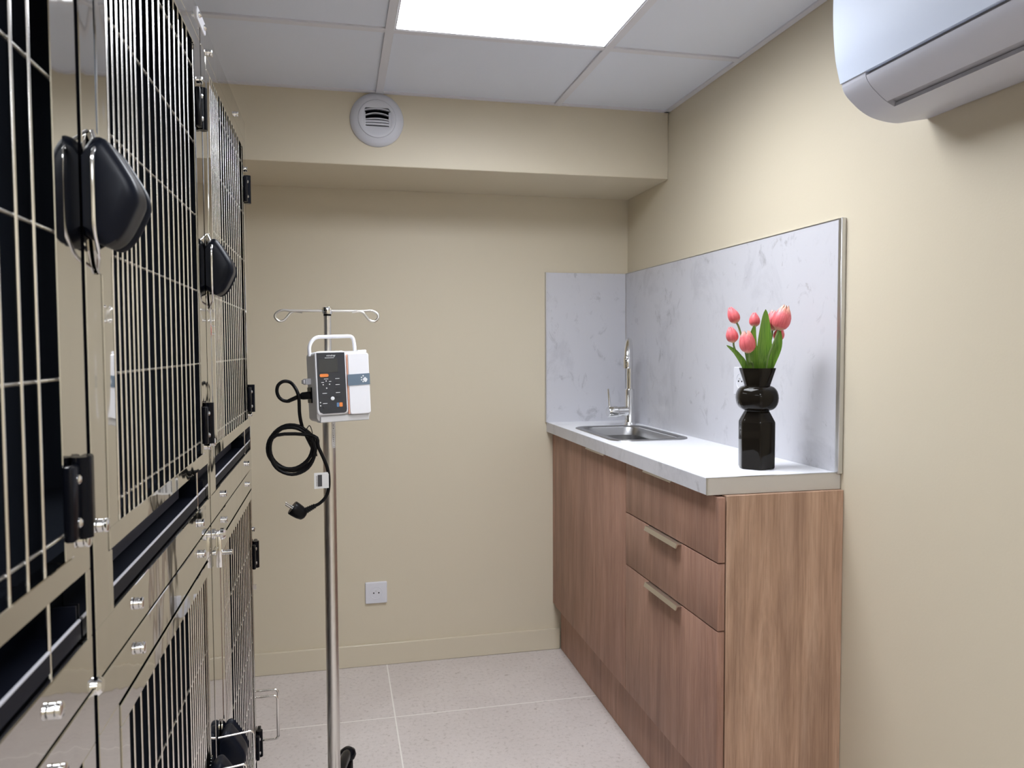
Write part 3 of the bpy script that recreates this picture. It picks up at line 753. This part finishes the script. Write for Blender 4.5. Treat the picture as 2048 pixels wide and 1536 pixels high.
# ------------------------------------------------------------------ infusion pump (local frame: x right, y up, z towards viewer)
PO = Vector((.0120, 1.905, 1.1310))
yaw = math.radians(17)
rotm = Matrix.Rotation(yaw, 4, 'Z') @ Matrix.Rotation(math.radians(90), 4, 'X') @ Matrix.Rotation(math.radians(1.0), 4, 'Z') @ Matrix.Rotation(math.radians(-3), 4, 'X')
PM = Matrix.Translation(PO) @ rotm @ Matrix.Scale(1.06, 4)
pump = thing('infusion_pump', 'white and grey infusion pump with dark keypad clamped to the drip stand', 'infusion pump', PO)
def pobj(name, t, mat, parent=pump, smooth=18, label=None):
    bm = B(); join(bm, t, PM); return obj(name, bm, mat, parent, smooth, label)
def slabz(poly, z0, z1, bev=.0015):
    t = bmesh.new(); c = Vector((sum(p[0] for p in poly) / len(poly), sum(p[1] for p in poly) / len(poly)))
    def sh(d): 
        return [((p[0] - c.x) * (1 - d / .05) + c.x, (p[1] - c.y) * (1 - d / .05) + c.y) for p in poly]
    q = sh(bev) if bev else poly
    loft(t, [[(x, y, z0) for x, y in poly], [(x, y, z1 - bev) for x, y in poly], [(x, y, z1) for x, y in q]]); return t
HW, HH = .062, .079
# housing: rear body, wider than deep
t = bmesh.new()
loft(t, [[(x, y, z) for x, y in rrect(-HW + i, HW - i, -HH + i, HH - i * .4, .010)] for z, i in ((-.072, .006), (-.068, .001), (-.020, 0), (-.002, .001))])
pobj('housing', t, 'greyplastic')
pobj('bezel', slabz(rrect(-HW, .0085, -.0635, HH, .009), -.002, .006), 'pumpwhite')
t = slabz([(-HW + .0035, HH - .003), (-HW + .0035, -.050), (-HW + .0065, -.057), (-HW + .013, -.0605), (-.001, -.0605), (.004, -.058), (.0055, -.053), (.0055, HH - .003)][::-1], .005, .0068, .0003)
kp = pobj('keypad', t, 'panel')
pobj('screen', slabz(rrect(-.054, -.012, .032, .0615, .001), .0066, .0071, 0), 'screen', kp)
pobj('start_key', slabz(rrect(-.0535, -.0335, .0215, .0285, .0033), .0066, .0078, .0004), 'orange', kp, label='orange pill shaped key')
def dash(name, x0, x1, y0, y1, mat='print'):
    t = bmesh.new(); box(t, x0, x1, y0, y1, .0066, .0072); pobj(name, t, mat, kp)
for i, (x0, x1, y) in enumerate([(-.0440, -.0345, .0165), (-.0505, -.0445, .009), (-.0330, -.0280, .0105), (-.0185, -.0090, .0165), (-.0185, -.0090, .0030), (-.0185, -.0090, -.0150), (-.0490, -.0390, -.0155), (-.0490, -.0390, -.0380)]):
    dash('key_mark', x0, x1, y, y + .0012)
for cx, cy in ((-.0395, .0125), (-.0465, .0045), (-.0320, .0050), (-.0390, -.0035), (-.0545, -.0350), (-.0545, -.0420)):
    t = bmesh.new(); lathe(t, [(.0014, .0066), (.0014, .0073)], 12, Matrix.Translation((cx, cy, 0))); pobj('key_dot', t, 'print', kp)
for x0, x1, y0, y1 in ((-.019, -.009, .0075, .0115), (-.019, -.009, -.0055, -.0015), (-.019, -.009, -.0235, -.0185), (-.049, -.040, -.0235, -.0190), (-.049, -.039, -.0480, -.0425)):
    pobj('key', slabz(rrect(x0, x1, y0, y1, .0008), .0066, .0076, .0003), 'panel', kp)
t = bmesh.new(); lathe(t, [(.0042, .0066), (.0042, .0076), (.003, .0079)], 18, Matrix.Translation((-.0265, -.0270, 0))); pobj('power_key', t, 'print', kp, label='pale round key')
pobj('blue_key', slabz(rrect(-.0180, -.0120, -.0465, -.0370, .0015), .0066, .0076, .0003), 'blueprint', kp, label='blue half of the two colour key')
pobj('orange_key', slabz(rrect(-.0117, -.0045, -.0465, -.0370, .0015), .0066, .0076, .0003), 'orange', kp, label='orange half of the two colour key')
tb = text_bm('mindray', .0062, PM @ Matrix.Translation((-.0265, .0690, .0070)), shear=.2); obj('lettering', tb, 'print', kp, 0)
dash('underline_print', -.040, -.0195, .0635, .0644)
# door on the right
dw = slabz(rrect(.0125, .0615, -.066, .0735, .006), -.002, .0075); dr = pobj('door', dw, 'pumpwhite')
pobj('door_edge', slabz([(.0095, -.064), (.0095, .070), (.0128, .070), (.0128, -.064)][::-1], -.001, .0055, 0), 'peach', dr, label='thin peach coloured edge strip')
pobj('band', slabz([(.0100, -.0005), (.0100, .0250), (.0618, .0265), (.0618, .0010)][::-1], .0070, .0082, 0), 'slate', dr, label='slate blue band across the door')
t = bmesh.new()
hz0, hz1 = .0080, .0086
hp = [(.0520 + .0062 * math.cos(a) * (1 + .18 * math.cos(2 * a)), .0120 + .0060 * math.sin(a)) for a in [2 * PI * k / 24 for k in range(24)]]
hp = [(.0445, .0130), (.0490, .0175), (.0520, .0178), (.0528, .0155), (.0552, .0148), (.0558, .0115), (.0530, .0070), (.0500, .0065)]
loft(t, [[(x, y, hz0) for x, y in hp], [(x, y, hz1) for x, y in hp]])
for cx, cy, r in ((.0462, .0208, .0017), (.0422, .0172, .0016), (.0420, .0118, .0016), (.0455, .0078, .0018)): lathe(t, [(r, hz0), (r, hz1)], 12, Matrix.Translation((cx, cy, 0)))
pobj('paw_mark', t, 'print', dr, 30, 'white paw print')
t = bmesh.new(); box(t, .040, .0605, .0745, .0805, -.055, -.003, .001, 1); pobj('top_lid', t, 'pumpwhite')
t = bmesh.new(); tube(t, fillet([(-.0625, .070, -.035), (-.0625, .096, -.036), (-.048, .1135, -.036), (.040, .1145, -.036), (.0435, .096, -.036), (.0435, .074, -.035)], .012), .0042, 12); pobj('carry_handle', t, 'pumpwhite', smooth=60)
t = bmesh.new(); box(t, -.055, .058, -.0805, -.0665, -.030, .003, .002, 2); pobj('bottom_ledge', t, 'greyplastic')
t = bmesh.new(); box(t, -.074, -.058, .006, .020, -.060, -.036, .002, 2); box(t, -.078, -.072, .008, .018, -.058, -.040, .002, 2); pobj('side_release', t, 'white')
t = bmesh.new(); box(t, -.0645, -.060, -.036, .000, -.062, -.030, .001, 1); pobj('power_inlet', t, 'black')
t = bmesh.new(); box(t, -.030, .010, -.030, .040, -.081, -.071, .003, 2); pobj('pole_clamp', t, 'black')

# ------------------------------------------------------------------ power cord
inlet = PM @ Vector((-.0645, -.018, -.044))
cord = thing('power_cord', 'black power cord hanging coiled from the pump with its plug loose', 'power cord', inlet)
yc = inlet.y
def cp(x, z, dy=0.0): return (x, yc + dy, z)
bm = B(); tube(bm, [inlet + Vector((.002, 0, 0)), inlet + Vector((-.016, 0, -.0015)), inlet + Vector((-.023, 0, -.003)), inlet + Vector((-.028, 0, -.003))], [.0095, .0092, .0060, .0052], 14); obj('connector', bm, 'rubber', cord)
bm = B(); tube(bm, [inlet + Vector((-.026, 0, -.003)), Vector((-.117, inlet.y, 1.0945))], [.0054, .0046], 12); obj('strain_relief', bm, 'rubber', cord)
sx, sz = -.116, 1.0945
main = spline([cp(sx, sz), cp(-.128, 1.0972), cp(-.1375, 1.106), cp(-.1415, 1.120), cp(-.138, 1.134), cp(-.126, 1.1425), cp(-.1105, 1.140), cp(-.098, 1.126, -.012), cp(-.0905, 1.105, -.020), cp(-.0895, 1.065, -.012), cp(-.0850, 1.035), cp(-.076, 1.012), cp(-.064, .985, .004), cp(-.0535, .962, .006)], 8)
cx_, cz_ = -.110, .982
coil = []
for k in range(61):
    a = math.radians(-25) - 2 * PI * 3.55 * k / 60; w = k / 60
    ox = .0075 * math.sin(w * 8.0); oz = .0055 * math.cos(w * 10.0)
    ra = .0525 + .004 * math.sin(w * 15)
    coil.append(cp(cx_ + ox + ra * math.cos(a), cz_ + oz + ra * 1.02 * math.sin(a), .006 - .024 * w))
tail = [cp(-.058, 1.012, -.020), cp(-.047, .985, -.022), cp(-.033, .952, -.022), cp(-.0255, .927, -.020), cp(-.0235, .900, -.018), cp(-.0260, .876, -.016), cp(-.0335, .860, -.015), cp(-.0460, .848, -.015), cp(-.056, .8430, -.015)]
P = main + spline([main[-1]] + coil[::2] + tail, 4)[1:]
bm = B(); tube(bm, P, .0041, 10); obj('cable', bm, 'rubber', cord, 60)
bm = B(); tube(bm, spline([cp(-.078, 1.020, -.010), cp(-.068, 1.036, -.012), cp(-.062, 1.026, -.018), cp(-.060, 1.008, -.022), cp(-.066, 1.000, -.014)], 5), .0011, 8); obj('cable_tie', bm, 'rubber', cord)
t0 = Vector(cp(-.056, .843, -.015))
bm = B(); tube(bm, [t0, Vector(cp(-.080, .8310, -.015))], [.0047, .0072], 12)
for k in range(5):
    p = t0.lerp(Vector(cp(-.080, .831, -.015)), .1 + .18 * k); d = (Vector((-.024, 0, -.012))).normalized(); tube(bm, [p - d * .0009, p + d * .0009], .0062 + .0004 * k, 12)
obj('plug_boot', bm, 'rubber', cord)
bm = B(); ang = Vector((-.80, -.10, .60)).normalized()
pc = Vector(cp(-.098, .832, -.015)); k = bmesh.new()
lathe(k, [(.008, -.022), (.0135, -.018), (.0165, -.006), (.0175, .006), (.0175, .014), (.0165, .0155)], 24); join(bm, k, to_axis(pc, ang)); pl = obj('plug', bm, 'rubber', cord)
q = to_axis(pc, ang)
for s in (-1, 1):
    bm = B(); k = bmesh.new(); lathe(k, [(.0022, .0150), (.0024, .030), (.0024, .033), (.001, .0345)], 12, Matrix.Translation((0, s * .0085, 0))); join(bm, k, q); obj('prong', bm, 'chrome', pl)
tg = Vector(cp(-.0275, .905, -.0235))
bm = B(); box(bm, -.031, .0035, -.0006, .0006, -.019, .019); tube(bm, [(0, 0.004, -.019), (0, .004, .019)], .0047, 12); bm.transform(Matrix.Translation(tg) @ Matrix.Rotation(math.radians(12), 4, 'Z')); tgo = obj('tag_label', bm, 'sticker', cord, label='white printed paper tag')
bm = B(); box(bm, -.0225, -.0125, -.0011, -.0007, -.014, .014); 
for k in range(9): box(bm, -.0255, -.0240, -.0011, -.0007, -.013 + .0029 * k, -.0113 + .0029 * k)
bm.transform(Matrix.Translation(tg) @ Matrix.Rotation(math.radians(12), 4, 'Z')); obj('tag_print', bm, 'ink', tgo)

# ------------------------------------------------------------------ camera, world, colour
sc_ = bpy.context.scene
cam = bpy.data.cameras.new('camera'); co = bpy.data.objects.new('camera', cam); COL.objects.link(co)
r_ = Vector((.97559838, -.21952577, -.0040305)); u_ = Vector((.0141923, .04473244, .99889819)); f_ = Vector((.2191036, .97458065, -.04675647))
mm = Matrix((r_, u_, -f_)).transposed().to_4x4(); mm.translation = Vector((0, 0, 1.2209)); co.matrix_world = mm
cam.sensor_width = 36; cam.lens = 1553.327 / 2048 * 36; cam.clip_start = .02
cam.dof.use_dof = True; cam.dof.focus_distance = 1.9; cam.dof.aperture_fstop = 11
sc_.camera = co
w = bpy.data.worlds.new('world'); sc_.world = w; w.use_nodes = True
w.node_tree.nodes['Background'].inputs[0].default_value = (.5, .5, .55, 1); w.node_tree.nodes['Background'].inputs[1].default_value = .3
vs = sc_.view_settings; vs.view_transform = 'Standard'; vs.look = 'None'; vs.gamma = 1; vs.use_curve_mapping = False; vs.exposure = 0.0
